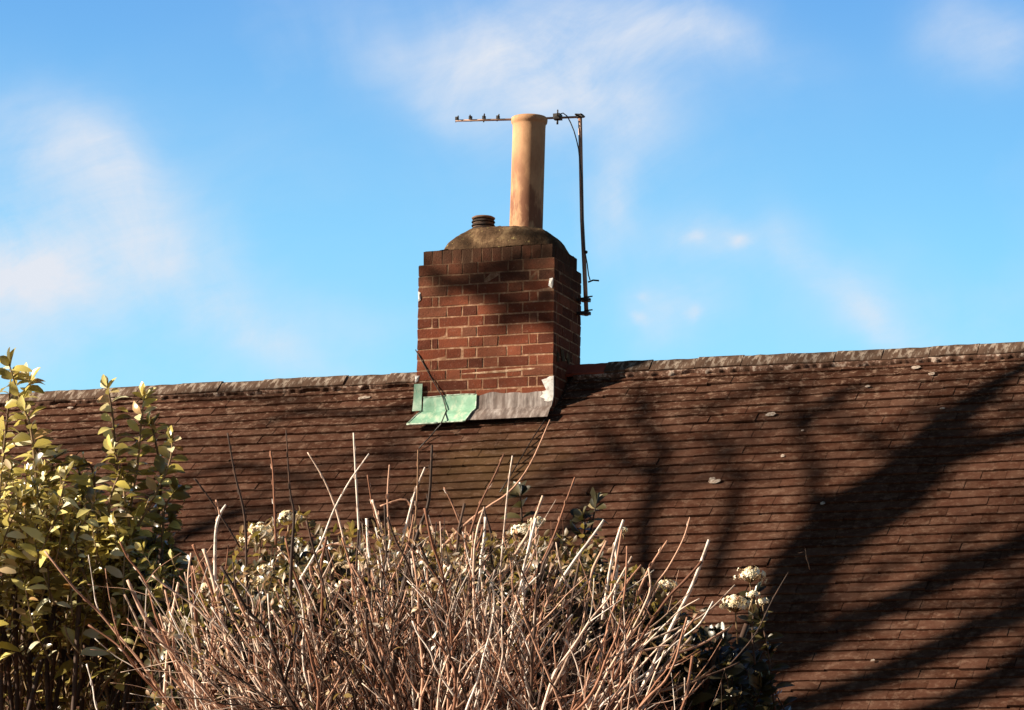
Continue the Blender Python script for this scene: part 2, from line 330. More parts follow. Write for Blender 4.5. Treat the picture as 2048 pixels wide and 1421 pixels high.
# ------------------------------------------------------------------ house
W, D, GA = 1.0125, .5725, .0946
house = thing('house', 'brick house with a brown tiled roof, ridge tiles and a red brick chimney', 'house', (0, YF, 0))
XL, XR, ROWS = -7.5, 6.5, 50
def RP(x, s, nn): return RIDGE + Vector((x, 0, 0)) + DN*s + NR*nn
r = MB()
r.hexa([RP(XL, ROWS*GA, -.10), RP(XR, ROWS*GA, -.10), RP(XR, .06, -.10), RP(XL, .06, -.10), RP(XL, ROWS*GA, -.052), RP(XR, ROWS*GA, -.052), RP(XR, .06, -.052), RP(XL, .06, -.052)])
s_front = YF/math.cos(PHI)
for k in range(1, ROWS):
    s1 = (k+1)*GA; x = XL + (.0825 if k % 2 else 0) - U(0, .01); wave = [U(-.0025, .0025) for _ in range(3)]
    while x < XR:
        w = .165 + U(-.0015, .0015); xs = [(x, x+w-(.0005 if random.random() < .7 else .0028))]; x += w
        if s1 < s_front + .04:                    # cut round the stack
            out = []
            for a, b in xs:
                for c0, c1 in ((-99, -W-.05), (.035, 99)):
                    a2, b2 = max(a, c0), min(b, c1)
                    if b2 - a2 > .02: out.append((a2, b2))
            xs = out
        for a, b in xs:
            lift = -.018 + random.gauss(0, .0014) + .0015*math.sin(x*1.7 + k); sl_ = random.gauss(0, .0026) + .005*math.sin(x*.9 + k*.35); tw = random.gauss(0, .0016); th = U(.0122, .0160)
            if random.random() < .03: lift += .004; sl_ += U(-.012, .014)
            sb, st_ = s1 + sl_, s1 - .185; up = lift - .185*.168; md = (a+b)/2; cb = .0012
            p = []
            for dn in (-th, 0):
                for xx, ss, nn in ((a, sb-tw, lift-cb), (md, sb, lift), (b, sb+tw, lift-cb), (b, st_, up), (md, st_, up+cb), (a, st_, up)):
                    p.append(RP(xx, ss, nn+dn))
            r.add(p, [(5, 4, 1, 0), (4, 3, 2, 1), (6, 7, 10, 11), (7, 8, 9, 10), (0, 1, 7, 6), (1, 2, 8, 7), (2, 3, 9, 8), (3, 4, 10, 9), (4, 5, 11, 10), (5, 0, 6, 11)])
def blotch(mb, x, y, rx, ry, mi):                 # a crust of lichen lying on a tile
    c = on_roof(x, y, -.012); n = 14; vs = []; mmp = 3.43e-3
    for k in range(n):
        q = 2*math.pi*k/n; f = U(.75, 1.15)
        vs.append(c + Vector((1, 0, 0))*rx*mmp*math.cos(q)*f + DN*ry*mmp*1.75*math.sin(q)*f - NR*.003)
    mb.add(vs + [c + NR*.001], [(k, (k+1) % n, n) if False else ((k+1) % n, k, n) for k in range(n)], mi, True)
for x, y, rx, ry in [(1430, 962, 13, 4), (1424, 957, 6, 3), (1541, 828, 11, 4), (1645, 1006, 5, 3), (1863, 747, 7, 3), (1832, 734, 9, 3), (1605, 860, 3, 2), (1565, 911, 4, 3), (1885, 816, 5, 2), (1745, 1320, 4, 2), (730, 794, 12, 3), (720, 796, 5, 3), (140, 815, 8, 2), (1735, 772, 6, 2)]:
    blotch(r, x, y, rx, ry, 1)
# back slope, plain courses
BK = Vector((0, math.cos(PHI), -math.sin(PHI))); NB = Vector((0, math.sin(PHI), math.cos(PHI)))
for k in range(1, ROWS):
    a, b = RIDGE + BK*((k+1)*GA) + NB*-.018, RIDGE + BK*((k+1)*GA-.15) + NB*-.038
    for x0, x1 in ((XL, -W-.04), (.03, XR)) if k < 4 else ((XL, XR),):
        e = Vector((1, 0, 0)); r.add([a+e*x1, a+e*x0, b+e*x0, b+e*x1, a+e*x1-NB*.012, a+e*x0-NB*.012], [(0, 3, 2, 1), (0, 1, 5, 4)])
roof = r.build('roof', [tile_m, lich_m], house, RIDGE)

# ridge tiles: a rounded angle section, slight steps between neighbours
def ridge_mesh(L_, seed):
    random.seed(seed); mb = MB(); prof = []
    leg, rr = .135, .05
    for q in range(-4, 5):
        a = (math.pi/2-PHI/1.0)*0 + q/4*PHI
        prof.append((rr*math.sin(a), rr*math.cos(a)-rr))
    e = prof[-1]; prof = [(-e[0]-(leg-.035)*math.cos(PHI), e[1]-(leg-.035)*math.sin(PHI))] + prof + [(e[0]+(leg-.035)*math.cos(PHI), e[1]-(leg-.035)*math.sin(PHI))]
    n = len(prof); xs = [i/6*L_ for i in range(7)]; vs = []
    for x in xs:
        for (y, z) in prof: vs.append((x, y+U(-.003, .003), z+U(-.004, .003)))
    for x in xs:
        for (y, z) in prof: vs.append((x, y*.86, z-.017))
    fs = []; o = 7*n
    for i in range(6):
        for k in range(n-1):
            a, b, c, d = i*n+k, i*n+k+1, (i+1)*n+k+1, (i+1)*n+k
            fs += [(a, d, c, b), (a+o, b+o, c+o, d+o)]
        a, d = i*n, (i+1)*n; fs.append((a, a+o, d+o, d)); a, d = i*n+n-1, (i+1)*n+n-1; fs.append((a, d, d+o, a+o))
    for k in range(n-1): fs.append((k, k+1, k+1+o, k+o)); q = 6*n+k; fs.append((q, q+o, q+1+o, q+1))
    mb.add(vs, fs); return mb
variants = []
def put_ridge(x, L_, mat, jit=1.):
    if mat is ridge_m and len(variants) >= 5 and abs(L_-.325) < 1e-6:
        o = random.choice(variants).copy(); COL.objects.link(o)
    else:
        stt = random.getstate(); mb = ridge_mesh(L_, int(x*100)+1000); random.setstate(stt)
        o = mb.build('ridge_tile', mat, None); 
        if mat is ridge_m and abs(L_-.325) < 1e-6: variants.append(o)
    o.parent = roof; o.location = (x, 0, U(-.004, .006)*jit); o.rotation_euler = (U(-.02, .02)*jit, U(-.008, .008)*jit, U(-.006, .006)*jit)
    return o
x = -W - .335
while x > XL: put_ridge(x, .325, ridge_m); x -= .329
o = put_ridge(.0, .28, red_m, .2); o['label'] = 'smooth red ridge tile beside the chimney'
x = .284
while x < XR - .3: put_ridge(x, .325, ridge_m); x += .329
# bedding mortar squeezed out under the ridge tiles
b = MB(); x = XL
for seg in ((XL, -W-.06), (.06, XR)):
    x = seg[0]; prev = None; rows = []
    while x < seg[1]:
        lo = .165 + -.004 + .034*noise.noise(Vector((x*6, 3, 0))) + .018*noise.noise(Vector((x*23, 9, 0)))
        lo -= .016 if seg[0] < -1 else .002
        hgt = .004 + .006*noise.noise(Vector((x*11, 0, 5)))
        rows.append([RP(x, .118, -.002), RP(x, .14, .0+hgt), RP(x, lo-.004, -.010+hgt), RP(x, lo, -.035)]); x += .012
    vs = [p for q in rows for p in q]; fs = [(i*4+k, i*4+k+1, (i+1)*4+k+1, (i+1)*4+k) for i in range(len(rows)-1) for k in range(3)]
    b.add(vs, fs, 0, True)
b.build('ridge_mortar', bed_m, roof, RIDGE)

# walls, gables, fascia, gutter and two windows below the eaves (below the picture)
ez = RP(0, ROWS*GA, -.10); wy = ez.y + .35; by = 2*YF - wy
w = MB(); zt = RIDGE.z - (YF-wy)*math.tan(PHI) - .16; x0, x1 = XL+.08, XR-.08; ap = RIDGE.z-.18
w.add([(x0, wy, 0), (x1, wy, 0), (x1, wy, zt), (x0, wy, zt), (x0, by, 0), (x1, by, 0), (x1, by, zt), (x0, by, zt), (x0, YF, ap), (x1, YF, ap)],
      [(0, 1, 2, 3), (5, 4, 7, 6), (1, 5, 6, 9, 2), (4, 0, 3, 8, 7)])
w.build('wall', wall_m, house)
f = MB(); f.box((XL, ez.y-.01, ez.z-.16), (XR, ez.y+.018, ez.z+.02)); f.box((XL, ez.y+.018, ez.z-.16), (XR, wy, ez.z-.14)); f.build('fascia', white_m, house)
gt = MB(); cs = [(ez.y-.065+.055*math.cos(a), ez.z-.02+.055*math.sin(a)) for a in [math.pi+math.pi*i/8 for i in range(9)]]
vs = [(xx, y, z) for xx in (XL, XR) for y, z in cs]; gt.add(vs, [(i, i+1, i+10, i+9) for i in range(8)] + [(i+9, i+10, i+1, i) for i in range(0)], 0, True); gt.build('gutter', black_m, house)
for cx in (-4.2, 3.2):
    fm = MB()
    for a, b_ in (((cx-.9, wy-.03, .9), (cx+.9, wy+.02, .97)), ((cx-.9, wy-.03, 1.95), (cx+.9, wy+.02, 2.02)), ((cx-.9, wy-.03, .97), (cx-.83, wy+.02, 1.95)), ((cx+.83, wy-.03, .97), (cx+.9, wy+.02, 1.95)), ((cx-.035, wy-.03, .97), (cx+.035, wy+.02, 1.95))): fm.box(a, b_)
    wf = fm.build('window', white_m, house); pn = MB(); pn.box((cx-.83, wy-.012, .97), (cx+.83, wy-.004, 1.95)); pn.build('pane', glass_m, wf)

# ------------------------------------------------------------------ chimney
random.seed(21)
ch = MB(); CO = .0745
def O3(x, y, z): return O + Vector((x, y, z))
ch.box(O3(-W+.0022, .0022, -.9), O3(-.0022, D-.0022, 1.05), 1)
ch.box(O3(-W+.0275, .0275, 1.05), O3(-.0275, D-.0275, 1.150), 1)
H_, S_, Q_ = .1125, .225, .05
def course(z, top, x0, x1, y0, y1, pats, jj=.0022, j=.012):
    for side in ('f', 'b'):
        x = x0
        for wdt in pats[0]:
            a, b_ = x, min(x+wdt, x1) - j; x += wdt
            if a >= x1-.02: break
            if x > x1-.03: b_ = x1
            d0 = U(-.0015, .0012)
            if side == 'f': ch.box(O3(a, y0+d0, z), O3(b_, y0+.06, top), 0, jj)
            else: ch.box(O3(a, y1-.06, z), O3(b_, y1+d0, top), 0, jj)
    for side in ('l', 'r'):
        y = y0+.0605+j
        for wdt in pats[1]:
            a, b_ = y, min(y+wdt-j, y1-.0605-j); y += wdt
            if b_ - a < .02: break
            d0 = U(-.0015, .0012)
            if side == 'l': ch.box(O3(x0+d0, a, z), O3(x0+.06, b_, top), 0, jj)
            else: ch.box(O3(x1-.06, a, z), O3(x1+d0, b_, top), 0, jj)
for k in range(-12, 14):
    z = k*.075
    if k % 2: pf = [S_, H_, H_, S_, H_, S_]
    else: pf = [H_, Q_, S_, S_ if random.random() < .5 else -1, S_, .0625, H_]
    q = []
    for wd in pf: q += [H_, H_] if wd == -1 else [wd]
    ps = [H_*1.0, S_, S_] if k % 2 else [.05, S_, S_, H_]
    course(z, z+CO-.0115 if k < 13 else z+CO-.004, -W, 0, 0, D, (q, ps))
course(1.0545, 1.152, -W+.025, -.025, .025, D-.025, ([.0741]*13, [.0741]*6), .002, .011)
# lime washed bits and a pale mortar ledge left on the front
stack = ch.build('chimney', [brick_m, mort_m], house, O)
def patch(xy, yy=-.004, th=.006, mb=None):          # an irregular crust on the front face, traced outline
    own = mb is None; mb = MB() if own else mb
    vs = [on_front(x, y, yy) for x, y in xy]; n = len(vs); c = sum(vs, Vector())/n
    mb.add(vs + [c+Vector((0, -th, 0))] + [v+Vector((0, .012, 0)) for v in vs], [((k+1) % n, n, k) for k in range(n)] + [(k, k+n+1, (k+1) % n+n+1, (k+1) % n) for k in range(n)], 0, False)
    if own: mb.build('mortar_smear', chalk_m, stack, O)
patch([(1107, 752), (1099, 753), (1093, 757), (1083, 760), (1091, 766), (1088, 771), (1095, 775), (1094, 781), (1084, 783), (1087, 790), (1080, 794), (1090, 798), (1088, 806), (1097, 812), (1104, 808), (1107, 790)], -.013, .004)
patch([(1106, 556), (1099, 557), (1097, 572), (1104, 577), (1106, 570)])
patch([(836, 583), (841, 586), (841, 600), (837, 604)]); patch([(830, 752), (839, 752), (836, 762), (830, 766)])
pm = MB(); patch([(1000, 741), (1030, 738), (1060, 736), (1104, 733), (1104, 737), (1050, 741), (1010, 745), (960, 748), (915, 749), (950, 745)], -.0015, .002, pm)
pm.build('mortar_ledge', ledge_m, stack, O)
for ys, zs in (([.13, .20, .235, .17], [.43, .425, .355, .345]), ([.27, .33, .345, .30, .26], [.425, .41, .375, .35, .385]), ([.07, .105, .11, .06], [.395, .39, .33, .325])):
    sd = MB(); n = len(ys); vs = [O3(.007, y, z) for y, z in zip(ys, zs)] + [O3(.002, y, z) for y, z in zip(ys, zs)]
    sd.add(vs, [tuple(range(n))] + [(k, k+n, (k+1) % n+n, (k+1) % n) for k in range(n)]); sd.build('mortar_smear', flau_m, stack, O)

# flaunching
fl = MB(); NX, NY = 46, 30; X0, X1, Y0, Y1 = -W+.035, -.03, .03, D-.03; vs = []
def flau_h(u, v):
    uu = (u-.03)/.90 if u < .03 else (u-.03)/.97
    rr = (abs(max(-1, uu))**2.6 + abs(v)**3.2)
    return .195*max(0, 1-rr)**.56
for j in range(NY+1):
    for i in range(NX+1):
        u, v = i/NX*2-1, j/NY*2-1; hx, hy = X0+(X1-X0)*i/NX, Y0+(Y1-Y0)*j/NY
        h = flau_h(u, v); h += 0.016*noise.noise(Vector((hx*8, hy*8, 1))) + .006*noise.noise(Vector((hx*30, hy*30, 4)))
        vs.append(O3(hx, hy, 1.152 + max(h, .003)))
fl.add(vs, [(j*(NX+1)+i, j*(NX+1)+i+1, (j+1)*(NX+1)+i+1, (j+1)*(NX+1)+i) for j in range(NY) for i in range(NX)], 0, True)
fl.build('flaunching', flau_m, stack, O)
# pot
pb = O3(-.318, .285, 1.30); pt = MB()
pt.lathe([(.119, 0), (.118, .05), (.117, .35), (.117, .755), (.118, .78), (.120, .79), (.1275, .798), (.130, .815), (.129, .832), (.122, .838), (.108, .838), (.100, .82), (.098, .6), (.098, .3)], pb, 56, 0, (.018, 0), .008)
pt.build('chimney_pot', pot_m, stack, pb)
# capped gas vent
vb = O3(-.640, .285, 1.332); vt = MB()
vt.lathe([(.060, -.05), (.060, .105)], vb, 28, 1)
vt.lathe([(.088, -.02), (.086, .004), (.06, .006)], vb, 28, 0)
for z in (.018, .045, .072): vt.lathe([(.06, z+.014), (.078, z+.006), (.085, z-.006), (.082, z-.010), (.06, z+.002)], vb, 28, 1); vt.lathe([(.058, z-.008), (.074, z-.012), (.076, z-.020), (.058, z-.018)], vb, 28, 0)
vt.lathe([(.07, .086), (.082, .09), (.084, .098), (.07, .106), (.03, .112), (.001, .113)], vb, 28, 0)
vt.build('gas_vent', [vent_m, black_m], stack, vb)
# lead apron: an upstand on the front of the stack turned out over the tiles
def sheet(mb, cols, mi=0, th=.003):
    """cols: list of columns, each a list of points top to bottom"""
    n = len(cols[0]); vs = [p for c in cols for p in c]; fs = [(i*n+k, i*n+k+1, (i+1)*n+k+1, (i+1)*n+k) for i in range(len(cols)-1) for k in range(n-1)]
    nn = Vector((0, -.7, .7))*th; k0 = len(vs)
    vs2 = [v-nn for v in vs]; fs2 = [tuple(reversed([q+k0 for q in f])) for f in fs]
    m_ = len(cols)
    rim = [(i*n, (i+1)*n, (i+1)*n+k0, i*n+k0) for i in range(m_-1)] + [((i+1)*n+n-1, i*n+n-1, i*n+n-1+k0, (i+1)*n+n-1+k0) for i in range(m_-1)]
    rim += [(k+1, k, k+k0, k+1+k0) for k in range(n-1)] + [((m_-1)*n+k, (m_-1)*n+k+1, (m_-1)*n+k+1+k0, (m_-1)*n+k+k0) for k in range(n-1)]
    mb.add(vs+vs2, fs+fs2+rim, mi, False)
def apron(xa, xb, top, out, n, wob, lift=0., ea=0., eb=0.):
    cols = []
    for i in range(n+1):
        t = i/n; x = xa+(xb-xa)*t; q = wob*noise.noise(Vector((x*8, 7, 0))); c = []
        tp = top + q*1.5
        for z in (tp, tp*.62, tp*.3): c.append(O3(x, -.010-lift+q*.3 - .004*math.sin(z*40), z))
        c.append(O3(x, -.020-lift, .004))
        for s in (.35, .7, 1.):
            xx = x + (ea*(1-t) + eb*t)*s
            c.append(O3(xx, -.020-lift, .004) + DN*(out*s + q*.6*s) + NR*(.012+lift*.4 + q*.25*s))
        cols.append(c)
    return cols
ap = MB(); sheet(ap, apron(-.585, .0, .108, .150, 24, .014, 0, 0, .01)); ap.build('lead_apron', lead_m, stack, O)
ag = MB(); sheet(ag, apron(-W+.06, -.785, .104, .175, 9, .003, .006, -.062, 0.)); sheet(ag, apron(-.782, -.555, .110, .170, 9, .003, .008, .0, -.03))
# small standing piece turned round the left corner
sheet(ag, [[O3(-W-.010+dx, -.018, .20-.01*dx), O3(-W-.012+dx, -.020, .11), O3(-W-.018+dx*1.1, -.026, .008)] for dx in (0, .03, .062)])
gm = ag.build('flashing_sheet', green_m, stack, O); gm['label'] = 'bright pale green flashing under the left of the chimney front'
we = MB()
def strip(pts, rr): we.tube(pts, rr, 5)
c1 = apron(-W+.06, -.785, .104, .175, 9, .003, .006, -.062, 0.); c2 = apron(-.782, -.555, .110, .170, 9, .003, .008, 0, -.03)
strip([c[0] for c in c1], .005); strip([c[0] for c in c2], .005); strip([c[-1] for c in c1], .007); strip([c[-1] for c in c2], .006); strip([p for p in c2[-1]], .005)
strip([p for p in c1[0][3:]], .006)
we.build('flashing_edge', edge_m, gm, O)

# black cables lying over the stack and roof
def cable(pts, label, r_=.0042, nm='cable'):
    mb = MB(); mb.tube(pts, r_, 6); return tag(mb.build(nm, plast_m, None, pts[0]), label, 'cable')
cable([on_front(831, 700, .01), on_front(838, 712, -.006), on_front(860, 752, -.006), on_front(885, 794, -.020), on_front(893, 821, -.040), on_roof(887, 836, .058), on_roof(881, 850, .056), on_roof(874, 857, .012), on_roof(862, 872, -.006), on_roof(838, 897, -.006)],
      'thin black cable slanting down the left of the brick front and over the green flashing')
cable([on_front(1098, 826, -.04), on_roof(1086, 846, -.004), on_roof(1066, 876, -.006), on_roof(1046, 910, -.006), on_roof(1022, 950, -.006), on_roof(1000, 985, -.006)],
      'thin black cable running down the tiles from the grey end of the flashing')

# ------------------------------------------------------------------ television aerial
MX, MY = .052, .50
mb_ = O3(MX, MY, .0); z_bot, z_top = .78, 2.235
# heights are read off the photograph on the mast's own depth
def mast_pt(y, dx=0.):
    lo, hi = -1., 5.
    for _ in range(50):
        mid = (lo+hi)/2; p = O3(MX, MY, mid) - CAM; yy = CYP - FPX*p.dot(UP)/p.dot(FW)
        if yy > y: lo = mid
        else: hi = mid
    return O3(MX, MY, lo)
def at_mast(x, y):                                # a point at the mast's distance
    d = (mast_pt(y)-CAM).dot(FW); return at(x, y, d)
aer = thing('tv_aerial', 'old television aerial with a long boom on a rusty mast behind the chimney', 'aerial', at_mast(1172, 628))
md = MB(); md.tube([at_mast(1173, 632), at_mast(1169, 540), at_mast(1164, 440), at_mast(1162, 340), at_mast(1160, 229)], [.0155, .0155, .0145, .0145, .0145], 10); md.build('mast', mast_m, aer)
VW = Vector((FW.x, FW.y, 0)).normalized()         # elements run along this, boom across it
bm_ = MB(); A, B_ = at_mast(911, 242), at_mast(1168, 234); bm_.tube([A, at_mast(1040, 239), B_], .0085, 8); bm_.build('boom', metal_m, aer)
for x, y, ln in ((914, 240, .075), (941, 238.5, .07), (968, 238, .08), (996, 237.5, .075)):
    e = MB(); c = at_mast(x, y) + Vector((0, 0, .006)); tl = Vector((U(-.02, .01), 0, U(.0, .02))); e.tube([c-(VW*ln)+tl, c+VW*ln-tl], .0055, 6); e.box(c-Vector((.010, .012, .012)), c+Vector((.010, .012, .014))); e.build('director', plast_m, aer)
dp = MB(); c = at_mast(1115, 234)
dp.box(c-Vector((.024, .026, .020)), c+Vector((.024, .026, .018)), 0, .004); dp.tube([c+Vector((0, 0, -.02)), c+Vector((0, 0, -.055))], .008, 6)
for sg in (-1, 1):
    dp.tube([c+VW*.03*sg, c+VW*.08*sg, c+VW*.09*sg+Vector((0, 0, .012)), c+VW*.08*sg+Vector((0, 0, .028)), c+VW*.02*sg+Vector((0, 0, .03))], .005, 6)
dp.build('dipole', plast_m, aer)
cp = MB(); c = at_mast(1160, 233); cp.box(c-Vector((.026, .024, .008)), c+Vector((.026, .022, .014)), 0, .003); cp.tube([c+Vector((-.02, -.045, .005)), c+Vector((-.02, .04, .005))], .006, 6); cp.tube([c+Vector((.02, -.045, .005)), c+Vector((.02, .04, .005))], .006, 6); cp.build('mast_clamp', plast_m, aer)
cb = MB(); cb.tube([at_mast(*p) + VW*-.02 for p in ((1117, 231), (1126, 228), (1134, 234), (1141, 247), (1148, 264), (1153, 282), (1157, 300), (1160, 330), (1164, 360), (1165, 420), (1167, 480), (1170, 506), (1174, 528), (1177, 552), (1180, 562))], .0042, 6); cb.tube([at_mast(*p)+VW*-.02 for p in ((1176, 566), (1186, 562), (1198, 563))], .006, 6); cb.ball(at_mast(1172, 506)-VW*.02, .013); cb.build('coaxial_cable', plast_m, aer)
for y0 in (600, 627):
    k = MB(); c = at_mast(1171, y0); k.box(c-Vector((.03, .035, .012)), c+Vector((.03, .03, .012)), 0, .002)
    for dz, ln in ((.012, .062), (-.010, .05)): k.tube([c+Vector((.0, -.03, dz)), c+Vector((ln, -.03, dz+.004))], .005, 6)
    k.box(c+Vector((-.065, -.02, -.01)), c+Vector((-.02, .02, .01)))
    k.build('wall_bracket', plast_m, aer)

# ------------------------------------------------------------------ bare tree in the garden on the sunny side: its shadow falls over the roof
random.seed(5)
TD = 12.5                                         # metres from roof to tree along the sun's ray
tree = thing('bare_tree', 'tall bare many-stemmed tree on the sunny side of the house', 'tree', on_roof(1700, 1300)+SUN*TD - Vector((0, 0, (on_roof(1700, 1300)+SUN*TD).z)))
tb = MB(); PXM = 3.43e-3
def smooth(pts, n=4):
    out = []; P = [pts[0]] + list(pts) + [pts[-1]]
    for i in range(1, len(P)-2):
        for k in range(n):
            t = k/n; a, b_, c, d = P[i-1], P[i], P[i+1], P[i+2]
            out.append(.5*((2*b_) + (c-a)*t + (2*a-5*b_+4*c-d)*t*t + (3*b_-a-3*c+d)*t**3))
    out.append(P[-2]); return out
def twigs(mb, p, d, ln, r_, lev, mi=0):
    n = 5; pts = [p]; dd = d.normalized()
    for i in range(n):
        dd = (dd + rnd3(.16) + Vector((0, 0, .05))).normalized(); pts.append(pts[-1] + dd*ln/n)
    mb.tube(pts, [r_*(1-.75*i/n) for i in range(n+1)], 5, mi)
    if lev > 0:
        for _ in range(random.randint(2, 4)):
            i = random.randint(1, n); q = (pts[i]-pts[i-1]).normalized()
            s = (q + rnd3(.75)).normalized(); twigs(mb, pts[i], s, ln*U(.4, .65), r_*.5, lev-1, mi)
def limb(px, widths, front=None, t=0., tw=3, lev=2):
    pts = [(on_front(x, y) if front else on_roof(x, y)) + SUN*(TD+t) for x, y in px]
    pts = smooth(pts); k = len(px)-1; rs = []
    for i in range(len(pts)):
        q = i/(len(pts)-1)*k; a = min(int(q), k-1); rs.append((widths[a] + (widths[a+1]-widths[a])*(q-a))*PXM/2)
    tb.tube(pts, rs, 8)
    for _ in range(tw):
        i = random.randint(len(pts)//3, len(pts)-2); d = (pts[i+1]-pts[i]).normalized()
        twigs(tb, pts[i], d + rnd3(.8), U(.5, 1.0), rs[i]*.32, lev)
    return pts
def down(pts, r0):                                # carry a stem down to the ground at the foot of the tree
    p = pts[0]; base = tree.location + Vector((U(-.25, .25), U(-.25, .25), 0)); q = []
    for i in range(9):
        t = i/8; q.append(base.lerp(p, t) + (p - base)*0 + Vector((.15*math.sin(3.1*t), .1*math.sin(3.1*t), 0)))
    tb.tube(q, [r0*PXM/2*(1.5-.5*i/8) for i in range(9)], 8)
b1 = limb([(1430, 1420), (1500, 1330), (1555, 1240), (1588, 1192), (1608, 1135), (1656, 1080), (1700, 1042), (1745, 1002), (1805, 955), (1845, 905), (1895, 845), (1960, 787), (2035, 738), (2120, 690)], [90, 88, 88, 90, 96, 110, 125, 135, 105, 80, 68, 52, 38, 26], None, 0, 7)
limb([(1745, 990), (1810, 955), (1880, 920), (1960, 892), (2050, 862), (2160, 830)], [60, 58, 54, 50, 46, 36], None, .3, 3)
b2 = limb([(1400, 1400), (1480, 1362), (1567, 1322), (1645, 1276), (1720, 1236), (1837, 1180), (1950, 1125), (2050, 1085), (2180, 1035)], [74, 72, 66, 62, 60, 58, 60, 66, 60], None, .6, 5)
b3 = limb([(1480, 1450), (1645, 1394), (1760, 1352), (1856, 1307), (1952, 1258), (2050, 1215), (2180, 1160)], [60, 60, 58, 58, 60, 62, 56], None, -.4, 5)
b4 = limb([(1750, 1490), (1860, 1425), (1950, 1383), (2050, 1325), (2180, 1250)], [50, 52, 56, 60, 56], None, -.8, 5)
for q, wd in ((b1, 92), (b2, 74), (b3, 62), (b4, 52)): down(q, wd)
limb([(1540, 1190), (1590, 1110), (1612, 1050), (1622, 985), (1620, 930), (1600, 865), (1588, 800), (1580, 770)], [34, 28, 25, 23, 23, 21, 18, 10], None, .2, 7)
limb([(1425, 1180), (1440, 1100), (1458, 1040), (1470, 985), (1466, 945), (1440, 895), (1420, 860)], [30, 28, 26, 24, 20, 16, 9], None, .1, 7)
limb([(1330, 1290), (1300, 1180), (1285, 1090), (1292, 1020), (1310, 950), (1322, 895), (1290, 850), (1268, 790), (1262, 770)], [40, 37, 33, 30, 28, 25, 22, 17, 9], None, .3, 7)
limb([(1310, 950), (1262, 930), (1215, 880), (1190, 850)], [26, 24, 22, 12], None, .3, 2)
limb([(1600, 860), (1640, 815), (1690, 780), (1740, 772)], [22, 24, 26, 14], None, .2, 2)
limb([(1060, 1180), (1120, 1080), (1160, 1020), (1190, 960)], [40, 34, 28, 14], None, .2, 3)
limb([(240, 1180), (330, 1095), (420, 1045), (500, 1020), (600, 1000)], [26, 32, 34, 26, 10], None, .5, 7)
limb([(300, 985), (400, 945), (480, 930), (560, 945), (640, 975)], [14, 20, 24, 20, 10], None, .5, 7)
limb([(520, 850), (600, 822), (690, 828), (760, 822), (830, 812)], [14, 24, 22, 26, 20], None, .4, 3)
limb([(560, 1180), (660, 1090), (740, 1040), (830, 990)], [32, 27, 22, 11], None, .4, 7)
limb([(790, 470), (860, 545), (930, 572), (1000, 598), (1060, 625), (1110, 650)], [10, 22, 36, 42, 40, 34], True, .2, 3, 2)
limb([(960, 575), (985, 560), (1020, 556), (1050, 545)], [30, 40, 34, 22], True, .2, 1, 1)
limb([(1000, 660), (1040, 628), (1080, 600), (1110, 585)], [20, 34, 38, 30], True, .6, 2, 2)
limb([(880, 600), (930, 560), (985, 530), (1040, 512), (1100, 500)], [14, 22, 28, 26, 14], True, -.3, 2, 2)
limb([(985, 455), (1015, 420), (1035, 388), (1075, 345)], [18, 24, 24, 12], True, .2, 0, 1)
for q in ([(60, 905), (180, 880), (300, 872), (420, 880)], [(600, 945), (690, 915), (790, 905), (900, 935)], [(1040, 1010), (1110, 945), (1190, 905), (1260, 890)], [(380, 800), (470, 790), (570, 800), (650, 790)], [(1390, 830), (1480, 790), (1560, 745)],
          [(700, 1000), (760, 930), (800, 880), (815, 850)], [(1330, 1000), (1390, 960), (1470, 945), (1540, 960)], [(1740, 900), (1790, 850), (1860, 810)], [(1850, 1180), (1900, 1100), (1960, 1050), (2040, 1010)], [(1640, 1250), (1700, 1190), (1790, 1120)]):
    limb(q, [16, 22, 20, 9][:len(q)], None, U(2.5, 5), 5, 2)
# the roof-side limbs above belong to one crown: tie them together with a few rising leaders
for a, c in (((1440, 1330), (1330, 1290)), ((1330, 1290), (1060, 1180)), ((1060, 1180), (560, 1180)), ((560, 1180), (240, 1180)), ((240, 1180), (300, 985))):
    p, q = on_roof(*a)+SUN*(TD+.3), on_roof(*c)+SUN*(TD+.4)
    mid = (p+q)/2 + Vector((0, 0, -.25)); tb.tube(smooth([p, mid, q], 6), .05, 7)
tb.build('trunk', bark_m, tree)

# ------------------------------------------------------------------ shrubs in front of the house
def leaf(mb, p, d, nrm, ln, wd, curl=.3, mi=0):
    """a folded, drooping leaf from its stalk at p along d"""
    d = d.normalized(); s = d.cross(nrm)
    if s.length < 1e-4: s = d.orthogonal()
    s.normalize(); nn = s.cross(d); vs = []; wv = U(-.22, .22); jg = U(0, .14); K = ((0, .08), (.16, .50), (.40, .95), (.66, 1.), (.88, .68), (1, .10))
    for t, w_ in K:
        c = p + d*ln*t - nn*curl*ln*t*t + s*wv*ln*t*t; h = w_*wd*.5*(1+jg*(1 if len(vs) % 2 else -1))
        vs += [c - s*h + nn*h*.35, c, c + s*h + nn*h*.35]
    fs = []
    for i in range(len(K)-1):
        for k in range(2): fs.append((i*3+k, i*3+k+1, (i+1)*3+k+1, (i+1)*3+k))
    mb.add(vs, fs, mi, True)
RH = Vector((_R.x, _R.y, 0)).normalized(); TOC = -VW; ZU = Vector((0, 0, 1))
